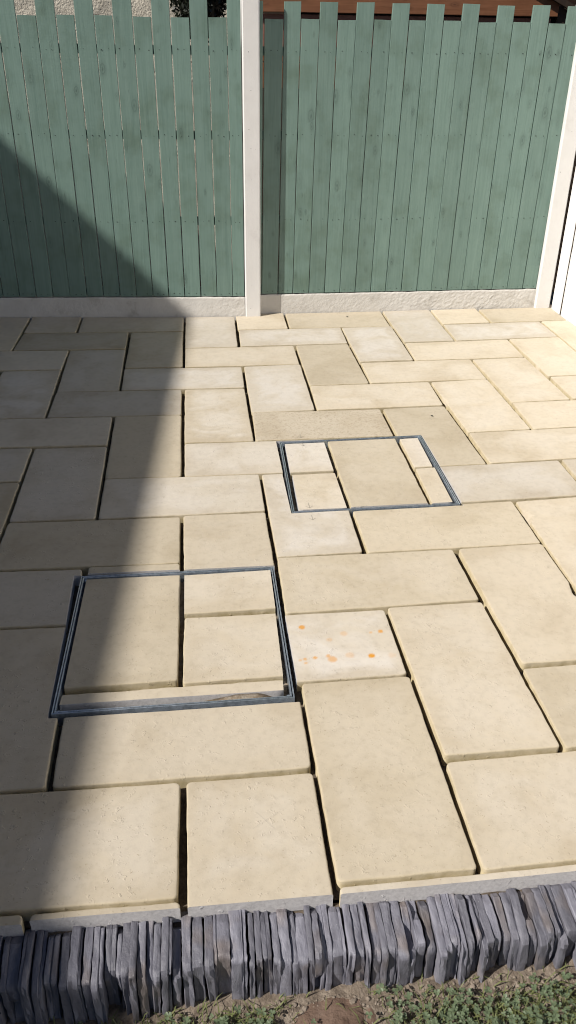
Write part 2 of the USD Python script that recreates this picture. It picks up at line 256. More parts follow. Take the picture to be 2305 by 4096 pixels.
# ------------------------------------------------------------------ patio
MOD, GX0, GY0, GAPX, GAPY = 0.31, -0.07893, 5.10787, 0.0145, 0.0118
AFF = np.array([[0.013, 0.0076], [-0.0029, -0.0009], [-0.0115, -0.0079], [0.0027, 0.0136], [0.0007, -0.001], [0.002, 0.0009]])
DEV = {(-2,0):[[-7,-9],[5,-9],[5,-9],[0,-4]],(0,0):[[1,-9],[5,-9],[-5,-9],[3,-7]],(2,0):[[0,0],[0,0],[-2,-5],[-2,0]],(4,0):[[-3,7],[8,9],[1,2],[5,3]],(-3,1):[[0,0],[-6,-6],[-4,9],[-8,9]],(-1,1):[[-3,-7],[2,-9],[5,8],[2,5]],(1,1):[[4,-4],[6,2],[-1,9],[0,3]],(0,2):[[4,1],[0,2],[-1,1],[3,7]],(2,2):[[-1,8],[-2,9],[9,9],[1,3]],(3,1):[[-4,-6],[3,-2],[-3,4],[1,9]],(5,1):[[6,9],[4,-5],[3,-6],[-2,1]],(4,2):[[3,-3],[2,-2],[-4,-6],[-6,9]],(6,2):[[-5,-7],[6,-2],[0,0],[3,9]],(3,3):[[6,9],[-4,2],[-5,-1],[-1,9]],(5,3):[[-4,-3],[-4,-1],[9,2],[9,-3]],(6,4):[[9,6],[0,0],[0,0],[9,6]],(2,4):[[2,9],[2,7],[-9,0],[-5,-4]],(4,4):[[-8,-8],[-6,8],[0,-9],[7,-9]],(5,5):[[9,4],[0,0],[0,0],[-2,-6]],(4,6):[[9,-3],[0,0],[0,0],[8,-8]],(3,5):[[-9,-9],[-8,-3],[7,-9],[0,0]],(1,5):[[4,5],[-9,-9],[-9,-9],[-5,-9]],(-2,2):[[-9,7],[-2,9],[9,0],[6,-1]],(-1,3):[[0,9],[3,-9],[-1,-2],[5,0]],(1,3):[[-1,-3],[3,9],[-2,-3],[0,-6]],(-3,3):[[0,0],[-2,5],[8,1],[0,0]],(-2,4):[[5,9],[2,0],[1,-9],[1,1]],(0,4):[[4,4],[-2,-4],[2,-6],[3,4]],(-1,5):[[-3,-2],[1,-4],[4,-1],[3,1]],(-2,6):[[-5,-1],[2,-5],[9,-3],[-2,-5]],(-1,7):[[4,8],[1,0],[0,9],[5,-7]],(1,7):[[-6,-6],[0,0],[-8,8],[0,0]],(-2,8):[[-2,-5],[1,-3],[-1,-7],[-9,-7]],(0,8):[[-3,9],[-1,9],[0,0],[0,0]],(-1,11):[[0,0],[9,7],[4,9],[1,-2]],(2,8):[[-5,-9],[4,1],[0,-3],[-3,0]],(4,8):[[0,-8],[0,0],[0,0],[-4,9]],(1,9):[[-2,9],[-9,3],[-9,8],[-9,-9]],(3,9):[[-1,4],[2,5],[0,0],[6,9]],(2,10):[[-5,9],[-4,8],[3,2],[7,6]],(1,11):[[2,6],[4,4],[2,-1],[-2,0]],(2,12):[[2,-5],[0,0],[0,0],[-3,-7]],(-2,12):[[0,0],[0,-2],[-6,-7],[0,0]],(0,12):[[2,0],[6,2],[0,0],[0,0]],(-3,9):[[0,0],[-8,-9],[0,0],[0,0]],(0,6):[[4,5],[0,0],[0,0],[3,-2]]}
DEV_SCALE = 0.7e-3
FRONT_Y, WALL_X = 1.058, 2.290

def aff(x, y):
    xc, yc = np.clip(x, -1.2, 2.4), np.clip(y, 0.9, 5.4)
    A = np.stack([np.ones_like(xc), xc, yc, xc * xc, xc * yc, yc * yc], -1)
    return A @ AFF
def inv(x, y):
    p = np.array([x, y], float)
    for _ in range(4): p = np.array([x, y]) - aff(*p)
    return p
def fence_y(x):   # front of the gravel boards
    x = np.asarray(x, float)
    return np.where(x < 0.35, 5.062 + (0.234 - x) * 0.0527, 5.098 + 0.014 * x)

def lines(a, b, ca, cb, step):
    e = [0, 0.0012, 0.003, 0.0055, 0.009, 0.015, 0.026]
    L = [a + t for t in (e if not ca else [0])] + [b - t for t in (e if not cb else [0])]
    lo, hi = a + (0.026 if not ca else 0), b - (0.026 if not cb else 0)
    if hi > lo: L += list(np.linspace(lo, hi, max(2, int((hi - lo) / step) + 2)))
    L = np.unique(np.round([t for t in L if a - 1e-9 <= t <= b + 1e-9], 6)); return L

def slab_mesh(X0, X1, Y0, Y1, cut, notches, step, seed, mapping, thick=0.044, round_edge=0.0038, wob=1.0, mark=None):
    """cut = (left, right, front, back). The faces are built on the nominal rectangle, then mapped."""
    rx = lines(X0, X1, cut[0], cut[1], step); ry = lines(Y0, Y1, cut[2], cut[3], step)
    def add(L, vals, a, b):
        for t in vals:
            if a + 0.002 < t < b - 0.002:
                L = L[np.abs(L - t) > 0.0016]; L = np.sort(np.append(L, t))
        return L
    for n in notches:
        rx = add(rx, n[:2], X0, X1); ry = add(ry, n[2:], Y0, Y1)
    X, Y = np.meshgrid(rx, ry, indexing="ij"); nx, ny = X.shape
    keep = np.ones((nx - 1, ny - 1), bool)
    cx, cy = (rx[:-1] + rx[1:]) / 2, (ry[:-1] + ry[1:]) / 2
    for n in notches:
        keep &= ~(((cx > n[0]) & (cx < n[1]))[:, None] & ((cy > n[2]) & (cy < n[3]))[None, :])
    if not keep.any(): return None
    big = 9.0
    dl = X - X0 if not cut[0] else X * 0 + big; dr = X1 - X if not cut[1] else X * 0 + big
    df = Y - Y0 if not cut[2] else Y * 0 + big; db = Y1 - Y if not cut[3] else Y * 0 + big
    dx, dy = np.minimum(dl, dr), np.minimum(df, db)
    rng = np.random.default_rng(seed)
    Rc = rng.uniform(0.008, 0.014)
    ux, uy = np.clip(Rc - dx, 0, None), np.clip(Rc - dy, 0, None)
    hy = np.hypot(ux, uy); corner = (ux > 0) & (uy > 0)
    d = np.where(corner, Rc - hy, np.minimum(dx, dy))
    k = np.where(corner & (hy > Rc), Rc / np.maximum(hy, 1e-9), 1.0)
    sx, sy = np.where(dl < dr, 1, -1), np.where(df < db, 1, -1)
    X = X + sx * ux * (1 - k); Y = Y + sy * uy * (1 - k); d = np.maximum(d, 0)
    s = seed % 977
    # uneven arrises
    wl = lambda t, q: (0.0013 * n1(t * 19, s + q) + 0.0011 * n1(t * 70, s + q + 7) - 0.0050 * np.clip(n1(t * 34, s + q + 13) - 0.40, 0, 1)) * wob
    X = X + np.where(dl < dr, -wl(Y, 1), wl(Y, 2)) * np.exp(-np.minimum(dx, 1) / 0.012) * (dx < 1)
    Y = Y + np.where(df < db, -wl(X, 3), wl(X, 4)) * np.exp(-np.minimum(dy, 1) / 0.012) * (dy < 1)
    r = round_edge * (1 + 0.35 * n2(X * 16, Y * 16, s + 21))
    t = np.clip(1 - d / r, 0, 1)
    Z = -r * 0.9 * (1 - np.sqrt(np.clip(1 - t * t, 0, 1))) - 0.0008 * np.exp(-d / 0.012)
    Z += 0.0009 * n2(X * 8, Y * 8, s + 31) + 0.0006 * n2(X * 26, Y * 26, s + 32) + 0.0004 * n2(X * 60, Y * 60, s + 33)
    if mark:
        side, at, half, dep = mark; ds, al = (dl, Y) if side == 'l' else (dr, X * 0 + Y)
        edge_d = dep * np.clip(1 - np.abs(al - at) / half, 0, 1) ** .45 * (1 + .35 * n1(al * 60, s + 61)); Z -= .020 * np.clip((edge_d - ds) / .004, 0, 1)
    tx, ty = rng.normal(0, 0.0025, 2)
    Z += rng.normal(0, 0.0009) + tx * (X - (X0 + X1) / 2) + ty * (Y - (Y0 + Y1) / 2)
    idx = np.arange(nx * ny).reshape(nx, ny)
    Q = np.stack([idx[:-1, :-1], idx[1:, :-1], idx[1:, 1:], idx[:-1, 1:]], -1)[keep]
    V = np.stack([X, Y, Z], -1).reshape(-1, 3); dd = d.reshape(-1)
    onx = {}
    e = np.concatenate([Q[:, [0, 1]], Q[:, [1, 2]], Q[:, [2, 3]], Q[:, [3, 0]]])
    key = set(map(tuple, e)); bnd = [(a, b) for a, b in map(tuple, e) if (b, a) not in key]
    NX, NY = np.repeat(rx, ny), np.tile(ry, nx)
    def is_cut(a, b):
        if NX[a] == NX[b]:
            if NX[a] == rx[0]: return cut[0]
            if NX[a] == rx[-1]: return cut[1]
            return True
        if NY[a] == ry[0]: return cut[2]
        if NY[a] == ry[-1]: return cut[3]
        return True
    verts, cutv, lip, edge = [tuple(v) for v in V], [0.0] * len(V), list(np.clip(1 - dd / 0.006, 0, 1) ** 1.5 * 0.5), list(np.clip(dd / 0.07, 0, 1) * 0.5 + 0.62)
    faces = [tuple(q) for q in Q]; made = {}
    def ring(a, c, k):
        if not c and k == 0: return a
        if (a, c, k) not in made:
            x, y, z = V[a]
            if k: 
                j = 0.0009 * n1(np.array([x * 37 + y * 53]), s + 50 + k)[0]
                x, y, z = x + j, y + j, (-0.019 if k == 1 else -thick)
            made[(a, c, k)] = len(verts); verts.append((x, y, z)); cutv.append(1.0 if c else 0.0); lip.append(0.0 if c else 1.0); edge.append(0.6)
        return made[(a, c, k)]
    for a, b in bnd:
        c = bool(is_cut(a, b))
        for k in (0, 1):
            faces.append((ring(a, c, k + 1), ring(b, c, k + 1), ring(b, c, k), ring(a, c, k)))
    V2 = np.array(verts)
    V2[:, :2] = mapping(V2[:, 0], V2[:, 1])
    F4 = np.array(faces)
    used = np.unique(F4); re = np.full(len(V2), -1); re[used] = np.arange(len(used))
    P = V2[used]
    pv = {"cut": np.array(cutv)[used], "lip": np.array(lip)[used], "edge": np.array(edge)[used]}
    return P, re[F4], pv

rnd = random.Random(5)
# what sets single slabs apart: (material, tone, efflorescence)
LOOK = {(2,2):("t",1.0,.1),(3,5):("t",1.0,0),(2,6):("t",1.0,.2),(1,11):("t",1.08,.3),(2,8):("t",1.12,.2),(1,9):("t",1.08,.4),(3,7):("p",.92,.6),(1,7):("p",1.0,.9),(1,5):("c",.96,.1),
        (0,10):("p",1.04,1.0),(3,1):("p",.97,1.0),(1,3):("p",.98,1.0),(0,4):("c",1.0,1.0),(4,0):("p",.93,.8),(5,-1):("c",1.1,0),(1,-1):("c",1.12,0),(0,8):("c",.98,.2),(-1,11):("c",1.0,.2),
        (2,10):("c",1.02,.4),(2,12):("c",1.0,.4),(-2,12):("c",1.0,.5),(0,12):("c",1.02,.5),(3,9):("c",1.03,.1),(4,8):("c",1.06,.3),(-2,8):("t",1.02,.1),(-1,7):("p",1.0,.6),(0,6):("p",1.02,.5),
        (0,2):("c",1.02,.4),(1,1):("p",.98,.8),(-1,3):("p",.98,.9),(2,4):("c",1.08,.5),(3,3):("c",1.08,.4),(4,4):("c",1.1,.5),(4,2):("c",1.1,.3),(5,3):("c",1.08,.5),(5,1):("p",.97,1.0),(0,0):("p",.94,.6),
        (-1,5):("t",1.05,.1),(-1,1):("t",1.05,.5),(-2,4):("p",.9,.6),(-2,2):("p",.93,.6),(-3,3):("p",1.0,1.0),(-2,6):("p",.97,.4),(-3,9):("p",.92,.3),(-2,10):("c",.95,.2),(2,0):("t",1.05,.3),(6,0):("t",1.05,.2),
        (4,6):("c",1.03,.5),(5,5):("c",1.1,.3),(6,2):("c",1.12,.3),(7,1):("c",1.15,.1),(6,4):("c",1.08,.4)}
MATS = {"c": M_SLAB, "t": M_SLAB_TAN, "p": M_SLAB_PALE}
def marks(P, key, pv, tone, pale):
    n = len(P)
    pv["tone"] = np.full(n, tone); pv["pale"] = np.full(n, pale); pv["rust"] = np.zeros(n); pv["speck"] = np.zeros(n)
    if key == (0, 10):
        for x, y, r, a in RUST:
            a, r = min(1, a * 1.1), r * .85; q = np.hypot((P[:, 0] - x) + 0.2 * r * n2(P[:, 0] * 90, P[:, 1] * 90, 71), (P[:, 1] - y) * 1.0 + 0.3 * r * n2(P[:, 0] * 70, P[:, 1] * 70, 72))
            pv["rust"] = np.maximum(pv["rust"], a * np.clip((1.35 - q / r) * 2.2, 0, 1))
    if key == (1, 5): pv["speck"] = np.full(n, 0.45)
    pv["rust"] *= (1 - pv["cut"])
    return pv
RUST = [(0.270, 1.934, .010, .8), (0.497, 1.894, .008, .75), (0.468, 1.890, .005, .4), (0.388, 1.893, .011, .28), (0.342, 1.868, .009, .25), (0.262, 1.790, .006, .6), (0.262, 1.773, .006, .45),
        (0.290, 1.793, .006, .7), (0.338, 1.783, .013, .55), (0.328, 1.798, .007, .6), (0.390, 1.796, .013, .25), (0.450, 1.787, .010, .95), (0.508, 1.784, .012, .15), (0.247, 1.787, .005, .4)]

M1 = (-0.420, 0.2262, 1.622, 2.268)
M2 = (0.316, 0.962, 2.602, 3.236)
def to_nominal(n):
    a, b = inv(n[0], n[2]), inv(n[1], n[3]); return (a[0], b[0], a[1], b[1])
NOTCH = [to_nominal(M1), to_nominal(M2)]
CHIPS = {(4, 8): ('l', 2.505, .045, .016), (3, 9): ('r', 2.02, .05, .010), (4, 4): ('l', 3.62, .05, .009), (6, 2): ('l', 4.02, .03, .008)}

patio = thing("patio", kind="structure")
bx = np.linspace(-4.0, WALL_X, 420); by = np.linspace(FRONT_Y + 0.012, 5.16, 300)
def bed_z(X, Y):
    z = -0.038 + 0.006 * n2(X * 7, Y * 7, 81) + 0.004 * n2(X * 40, Y * 40, 82)
    for m in (M1, M2):
        z = np.where((X > m[0] + .014) & (X < m[1] - .010) & (Y > m[2] + .014) & (Y < m[3] - .012), -0.075, z)
    return np.minimum(z, -0.024)
put("joint_bed", grid(bx, by, bed_z), M_DIRT, patio, smooth=True)

for j in range(-1, 14):
    for i in range(-14, 9):
        kd = (i + j) % 4
        if kd == 2: w, h = 2, 1
        elif kd == 0: w, h = 1, 2
        else: continue
        X0, X1 = GX0 + i * MOD + GAPX / 2, GX0 + (i + w) * MOD - GAPX / 2
        Y1, Y0 = GY0 - j * MOD - GAPY / 2, GY0 - (j + h) * MOD + GAPY / 2
        cut = [False] * 4
        top_row = j <= 0
        if j < 0:
            if kd == 2: continue
            Y1 = GY0 - GAPY / 2; cut[3] = True
        xm = min((X0 + X1) / 2, WALL_X)
        fy = inv(xm, FRONT_Y)[1]
        if Y1 < fy + 0.004: continue
        if Y0 < fy: Y0 = fy; cut[2] = True
        wx = inv(WALL_X - 0.004, (Y0 + Y1) / 2)[0]
        if X0 > wx - 0.01: continue
        if X1 > wx: X1 = wx; cut[1] = True
        dv = np.array(DEV.get((i, j), np.zeros((4, 2))), float) * DEV_SCALE       # TL TR BR BL
        def mapping(x, y, X0=X0, X1=X1, Y0=Y0, Y1=Y1, dv=dv, top_row=top_row):
            u, v = np.clip((x - X0) / (X1 - X0), 0, 1)[:, None], np.clip((y - Y0) / (Y1 - Y0), 0, 1)[:, None]
            q = np.stack([x, y], -1) + aff(x, y) + dv[3] * (1 - u) * (1 - v) + dv[2] * u * (1 - v) + dv[0] * (1 - u) * v + dv[1] * u * v
            if top_row:
                yt = fence_y(q[:, 0]) - 0.005; yb = Y0 + aff(np.array([(X0 + X1) / 2]), np.array([Y0]))[0, 1]; y1 = Y1 + aff(np.array([(X0 + X1) / 2]), np.array([Y1]))[0, 1]
                q[:, 1] = yb + (q[:, 1] - yb) * (yt - yb) / (y1 - yb)
            return q
        off = X1 < -1.35
        step = 0.12 if off else 0.02 if Y0 < 2.4 else 0.03 if Y0 < 3.6 else 0.045
        if (i, j) == (0, 10): step = 0.0045
        chip = CHIPS.get((i, j))
        if chip: step = .008
        r = slab_mesh(X0, X1, Y0, Y1, cut, NOTCH, step, (i + 20) * 101 + (j + 3) * 7, mapping, mark=chip)
        if r is None: continue
        P, Q, pv = r
        if np.ptp(P[:, 0]) < 0.012 or np.ptp(P[:, 1]) < 0.012: continue
        mt, tone, pale = LOOK.get((i, j), (rnd.choice("ccpt"), rnd.uniform(.93, 1.06), rnd.uniform(0, .9)))
        put("paving_slab", (P, Q), MATS[mt], patio, smooth=True, prim_vars=marks(P, (i, j), pv, tone, pale))

# pencilled crosses, arrows and two small holes that the slabs carry
def stroke(a, b, w=0.0010, z=0.0015):
    a, b = np.array(a, float), np.array(b, float); t = b - a; t /= np.linalg.norm(t); n = np.array([-t[1], t[0]]) * w / 2
    q = np.array([a - n, b - n, b + n, a + n]); return trimesh.Trimesh(np.c_[q, np.full(4, z)], [[0, 1, 2], [0, 2, 3]], process=False)
def arrow(x, y, s):
    return join([stroke((x, y + s * .5), (x, y - s * .5)), stroke((x, y - s * .5), (x - s * .33, y - s * .12)), stroke((x, y - s * .5), (x + s * .33, y - s * .12))])
for x, y, s in ((0.428, 3.268, .035), (0.428, 3.182, .030), (0.385, 2.655, .040), (0.385, 2.565, .035)):
    put("pencil_mark", arrow(x, y, s), M_PENCIL, patio)
put("pencil_mark", join([stroke((0.075, 1.232), (0.135, 1.272), .0003), stroke((0.085, 1.277), (0.122, 1.228), .0003)]), M_PENCIL, patio)
def disc(x, y, r, z=0.0036, seed=0):
    a = np.linspace(0, 2 * math.pi, 15)[:-1]; rr = r * (1 + 0.2 * n1(np.cos(a) * 2, seed) + 0.15 * n1(np.sin(a) * 3, seed + 1))
    v = np.vstack([[0, 0, 0], np.c_[rr * np.cos(a), rr * np.sin(a), 0 * a]]) + [x, y, z]
    return trimesh.Trimesh(v, [[0, k + 1, (k + 1) % 14 + 1] for k in range(14)], process=False)
put("spot_hole", disc(0.931, 5.0, .0065), M_NAIL, patio); put("spot_hole", disc(1.058, 3.436, .0055, seed=4), M_NAIL, patio)

# ------------------------------------------------------------------ recessed covers
def plate_ring(c, t, z0, z1):
    c = np.array(c, float); m = c.mean(0); parts = []
    out = []
    for k in range(4):
        a, b = c[k], c[(k + 1) % 4]; n = np.array([-(b - a)[1], (b - a)[0]]); n /= np.linalg.norm(n); out.append((a, n if n @ (m - a) > 0 else -n, b - a))
    ins = []
    for k in range(4):
        a1, n1_, d1 = out[k - 1]; a2, n2_, d2 = out[k]
        A = np.stack([n1_, n2_]); ins.append(np.linalg.solve(A, [n1_ @ a1 + t, n2_ @ a2 + t]))
    ins = np.array(ins)
    bars = []
    for k in range(4):
        a, b, bi, ai = c[k], c[(k + 1) % 4], ins[(k + 1) % 4], ins[k]
        q = np.array([a, b, bi, ai]); z_top = z1 + 0.0004 * np.array([1, -1, 1, -1])
        v = np.vstack([np.c_[q, np.full(4, z0)], np.c_[q, z_top]])
        f = [[4, 5, 6], [4, 6, 7]] + [x for e in range(4) for x in ([e, (e + 1) % 4, 4 + (e + 1) % 4], [e, 4 + (e + 1) % 4, 4 + e])]
        mm = trimesh.Trimesh(v, f, process=False); mm.fix_normals(); bars.append(mm)
    return bars, ins

def cover(label, corners, slabs, seed, fill_z):
    t = thing("recessed_manhole_cover", label, "manhole cover", loc=(0, 0, 0))
    bars, ins = plate_ring(corners, 0.0032, -0.06, 0.0010)
    for b in bars: put("frame_bar", b, M_GALV, t)
    mid = ins + (ins.mean(0) - ins) * np.array([0.010, 0.010])
    bars2, ins2 = plate_ring(mid, 0.0032, -0.06, 0.0004)
    for b in bars2: put("tray_bar", b, M_GALV, t)
    # small lifting lugs in the corners
    for c in ins2:
        u = (ins2.mean(0) - c); u = np.sign(u) * 0.006
        lug = trimesh.creation.cylinder(radius=0.0045, height=0.012, sections=12); lug.apply_translation([c[0] + u[0], c[1] + u[1], -0.012]); put("lifting_lug", lug, M_GALV, t)
    lo, hi = ins2.min(0) - 0.001, ins2.max(0) + 0.001
    put("mortar_fill", grid(np.linspace(lo[0], hi[0], 70), np.linspace(lo[1], hi[1], 70), lambda X, Y: fill_z(X, Y) + 0.003 * n2(X * 60, Y * 60, seed) + 0.0022 * n2(X * 140, Y * 140, seed + 1)), M_MORTAR, t, smooth=True)
    for k, (q, cut, mt, tone, pale) in enumerate(slabs):
        q = np.array(q, float)
        W, L = np.linalg.norm(q[1] - q[0]), np.linalg.norm(q[3] - q[0])
        def mp(x, y, q=q, W=W, L=L):
            u, v = (x / W)[:, None], (y / L)[:, None]
            return q[3] * (1 - u) * (1 - v) + q[2] * u * (1 - v) + q[0] * (1 - u) * v + q[1] * u * v
        P, Q, pv = slab_mesh(0, W, 0, L, cut, [], 0.02, seed * 50 + k, mp, wob=1.6 if k else 1.2)
        put("paving_slab", (P, Q), MATS[mt], t, smooth=True, prim_vars=marks(P, None, pv, tone, pale))
    return t

S1 = [([(-.366, 2.115), (-.082, 2.113), (-.087, 1.636), (-.370, 1.634)], 0, 0, 0, 0)]
k = 0.9453  # metres per calibration unit
def sc(*pts): return [(a, b) for a, b in pts]
cover("square recessed manhole cover nearest the slate edging, half in shade", [(-.402, 2.259), (.2175, 2.259), (.2145, 1.637), (-.412, 1.634)], [
    (sc((-.384, 2.243), (-.088, 2.241), (-.092, 1.735), (-.392, 1.732)), (True, False, False, True), "t", 1.05, .1),
    (sc((-.074, 2.236), (.204, 2.241), (.201, 2.035), (-.075, 2.031)), (True, True, False, True), "c", 1.04, .5),
    (sc((-.074, 2.013), (.199, 2.012), (.193, 1.728), (-.080, 1.724)), (False, True, False, False), "c", 1.03, .4),
    (sc((-.393, 1.706), (.190, 1.712), (.188, 1.668), (-.396, 1.668)), (True, True, True, False), "c", 1.04, .2)], 11,
    lambda X, Y: -0.034 + 0.031 * np.clip((X + 0.10) / 0.16, 0, 1) * np.clip((.185 - X) / .06, 0, 1) * (Y < 1.672))
cover("square recessed manhole cover in the middle of the sunlit paving", [(.331, 3.211), (.954, 3.236), (.950, 2.617), (.317, 2.606)], [
    (sc((.352, 3.193), (.522, 3.197), (.521, 2.932), (.346, 2.929)), (True, True, False, True), "p", 1.06, .8),
    (sc((.352, 2.910), (.522, 2.912), (.523, 2.626), (.344, 2.627)), (True, True, True, False), "c", 1.06, .6),
    (sc((.540, 3.203), (.836, 3.211), (.833, 2.632), (.539, 2.628)), (False, False, True, True), "t", 1.05, .3),
    (sc((.854, 3.205), (.934, 3.208), (.928, 2.938), (.852, 2.936)), (False, True, False, True), "p", 1.08, .4),
    (sc((.854, 2.920), (.932, 2.922), (.926, 2.633), (.847, 2.630)), (False, True, True, False), "c", 1.03, .1)], 12, lambda X, Y: X * 0 - 0.034)

# ------------------------------------------------------------------ slate edging
edging = thing("slate_edging", "row of grey slates set on edge along the front of the patio", "edging")
rs = np.random.default_rng(8)
def slate(x, th, seed):
    r = np.random.default_rng(seed)
    top = -0.033 + r.normal(0, 0.0045) + (0.007 if r.random() < .10 else 0); front = 0.951 + r.normal(0, 0.0065); back = 1.064 + r.normal(0, 0.006)
    kz = top - r.uniform(0.000, 0.020); rad = r.uniform(0.006, 0.026); lean = r.normal(0, .02); bt, bl = r.uniform(.002, .014), r.uniform(.006, .03)
    path = [(back, top - .10), (back, top - bt), (back - bl, top)]
    n_t, n_f, n_k = 15, 12, 4
    path += [(back - bl + (front + rad - back + bl) * a, top + (kz - top) * a) for a in np.linspace(0, 1, n_t)[1:]]
    path += [(front + rad * (1 - math.sin(a)), kz - rad * (1 - math.cos(a))) for a in np.linspace(0, math.pi / 2, n_k + 1)[1:]]
    fl = r.uniform(-.012, .012)
    path += [(front + fl * a, kz - rad + (-0.25 - kz + rad) * a) for a in np.linspace(0, 1, n_f + 1)[1:]]
    path = np.array(path); n = len(path); s_len = np.concatenate([[0], np.cumsum(np.hypot(*np.diff(path, axis=0).T))]); s = s_len / s_len[-1]
    nb = np.gradient(path, axis=0); nrm = np.stack([nb[:, 1], -nb[:, 0]], -1); nrm /= np.linalg.norm(nrm, axis=1, keepdims=True)
    if nrm[8, 1] < 0: nrm = -nrm
    kl = 1 + int(th > .017 and r.random() < .55) + int(th > .024)                    # laminae, each broken off at its own height
    cuts = np.concatenate([[0], np.sort(r.uniform(.15, .85, kl - 1)), [1]]); ws, ids = [], []
    for q in range(kl):
        for e in (0.0, .12, .5, .88, 1.0): ws.append(cuts[q] + (cuts[q + 1] - cuts[q]) * (e * .985 + .0075)); ids.append(q)
    ws, ids = np.array(ws) - .5, np.array(ids); m = len(ws)
    wid = th * (1 + 0.15 * n1(s_len * 13, seed) + 0.11 * n1(s_len * 48, seed + 1) + .08 * n1(s_len * 120, seed + 4)); wav = 0.0014 * n1(s_len * 9, seed + 2) + 0.0009 * n1(s_len * 50, seed + 3)
    V = np.zeros((n, m, 3))
    kfr = np.clip((s_len - s_len[n_t]) / .03, 0, 1)                               # the broken front is rougher than the top
    chip_at, chip = r.uniform(.12, .30), (r.random() < .24)
    for b in range(m):
        q = ids[b]
        st = 0.0 if kl == 1 else r.normal(0, .0022) if (b == 0 or ids[b - 1] != q) else last
        last = st
        e = ws[b] + .5; edge = min(e - cuts[q], cuts[q + 1] - e) < .02
        lam = st * (1 + .8 * n1(s_len * 10, seed + 20 + q)) + 0.0016 * n1(s_len * 9, seed + 30 + q) + .0018 * n2(np.full(n, ws[b] * 3), s_len * 22, seed + 12) + .0021 * n2(np.full(n, ws[b] * 4), s_len * 60, seed + 6) + .0010 * n2(np.full(n, ws[b] * 6), s_len * 150, seed + 13) * (1 + 1.5 * kfr) + .0055 * kfr * n2(np.full(n, ws[b] * 3 + q * 2.3), s_len * 28, seed + 7)
        lam -= (.0010 + .0012 * np.abs(n1(s_len * 45, seed + 40 + b))) * edge
        if chip and q == kl - 1: lam -= .014 * np.clip(1 - np.abs(s_len - chip_at) / .022, 0, 1) ** .5
        V[:, b, 0] = x + ws[b] * wid + wav + lean * (path[:, 1] - top); V[:, b, 1:] = path + nrm * lam[:, None]
    ridge = V.reshape(-1, 3); inner = path - nrm * 0.04
    L = np.c_[V[:, 0, 0] + .0007 * n1(s_len * 70, seed + 8), inner]; Rr = np.c_[V[:, -1, 0] + .0007 * n1(s_len * 70, seed + 9), inner]
    allv = np.vstack([ridge, L, Rr]); base = n * m; f = []
    A = np.arange(n - 1)
    for b in range(m - 1): f.append(np.stack([A * m + b, (A + 1) * m + b, (A + 1) * m + b + 1, A * m + b + 1], -1))
    f.append(np.stack([base + A, base + A + 1, (A + 1) * m, A * m], -1)); f.append(np.stack([A * m + m - 1, (A + 1) * m + m - 1, base + n + A + 1, base + n + A], -1))
    return allv, np.vstack(f)
x = -1.6; cnt = 0
while x < 2.25 and cnt < 290:
    th = float(rs.choice([rs.uniform(.008, .014), rs.uniform(.014, .022), rs.uniform(.022, .034)], p=[.36, .44, .20]))
    gap = float(rs.choice([0.0004, 0.0016, 0.005], p=[.52, .38, .10]))
    if x < -0.25 and x > -0.7: th *= 1.25; gap += 0.002
    put("slate", slate(x + th / 2, th, 300 + cnt), M_SLATE, edging, smooth=24)
    x += th + gap; cnt += 1
put("bedding_dirt", grid(np.linspace(-1.6, 2.25, 300), np.linspace(0.99, 1.066, 8), lambda X, Y: -0.075 + (Y - .99) * 0.42 + 0.008 * n2(X * 25, Y * 25, 91) + 0.004 * n2(X * 80, Y * 80, 92)), M_DIRT, edging, smooth=True)

# ------------------------------------------------------------------ fence
def board(x0t, x1t, x0b, x1b, z0, z1, yf, th, seed, gap=0.0034, dy=0.0, slope=0.0):
    """One upright board; yf(x) is the plane of its front face."""
    n = 16; z = np.linspace(z0, z1, n); a = (z - z0) / (z1 - z0); s = seed
    L = x0b + (x0t - x0b) * a + gap / 2 + 0.0009 * n1(z * 9, s) + 0.0005 * n1(z * 40, s + 1)
    R = x1b + (x1t - x1b) * a - gap / 2 + 0.0009 * n1(z * 9, s + 2) + 0.0005 * n1(z * 40, s + 3)
    bow = 0.0016 * n1(z * 1.3, s + 4) + dy
    c = 0.0016; sec = []
    for k in range(n):
        l, r, y = L[k], R[k], None
        yl, yr = yf(l) + bow[k], yf(r) + bow[k]
        sec.append([(l + c, yl), (r - c, yr), (r, yr + c), (r, yr + th), (l, yl + th), (l, yl + c)])
    sec = np.array(sec); V = np.concatenate([sec, np.broadcast_to(z[:, None, None], (n, 6, 1)).copy()], -1)
    V[-1, :, 2] += slope * (V[-1, :, 0] - (x0t + x1t) / 2)
    f = []
    for k in range(n - 1):
        for q in range(6): f.append((k * 6 + q, k * 6 + (q + 1) % 6, (k + 1) * 6 + (q + 1) % 6, (k + 1) * 6 + q))
    V = V.reshape(-1, 3); t = (n - 1) * 6
    f += [(t, t + 1, t + 2, t + 5), (t + 5, t + 2, t + 3, t + 4), (5, 2, 1, 0), (4, 3, 2, 5)]
    return V, np.array(f)

def nail(x, y, z, r, turn):
    seed = int(turn * 1000)
    a = np.linspace(0, 2 * math.pi, 8)[:-1] + turn; rr = r * (0.8 + 0.5 * np.abs(n1(a * 3, seed)))
    v = np.vstack([[x, y - .0008, z], np.c_[x + 1.3 * rr * np.cos(a), np.full(7, y - .0004), z + rr * np.sin(a)]])
    return trimesh.Trimesh(v, [[0, k + 1, (k + 1) % 7 + 1] for k in range(7)], process=False)

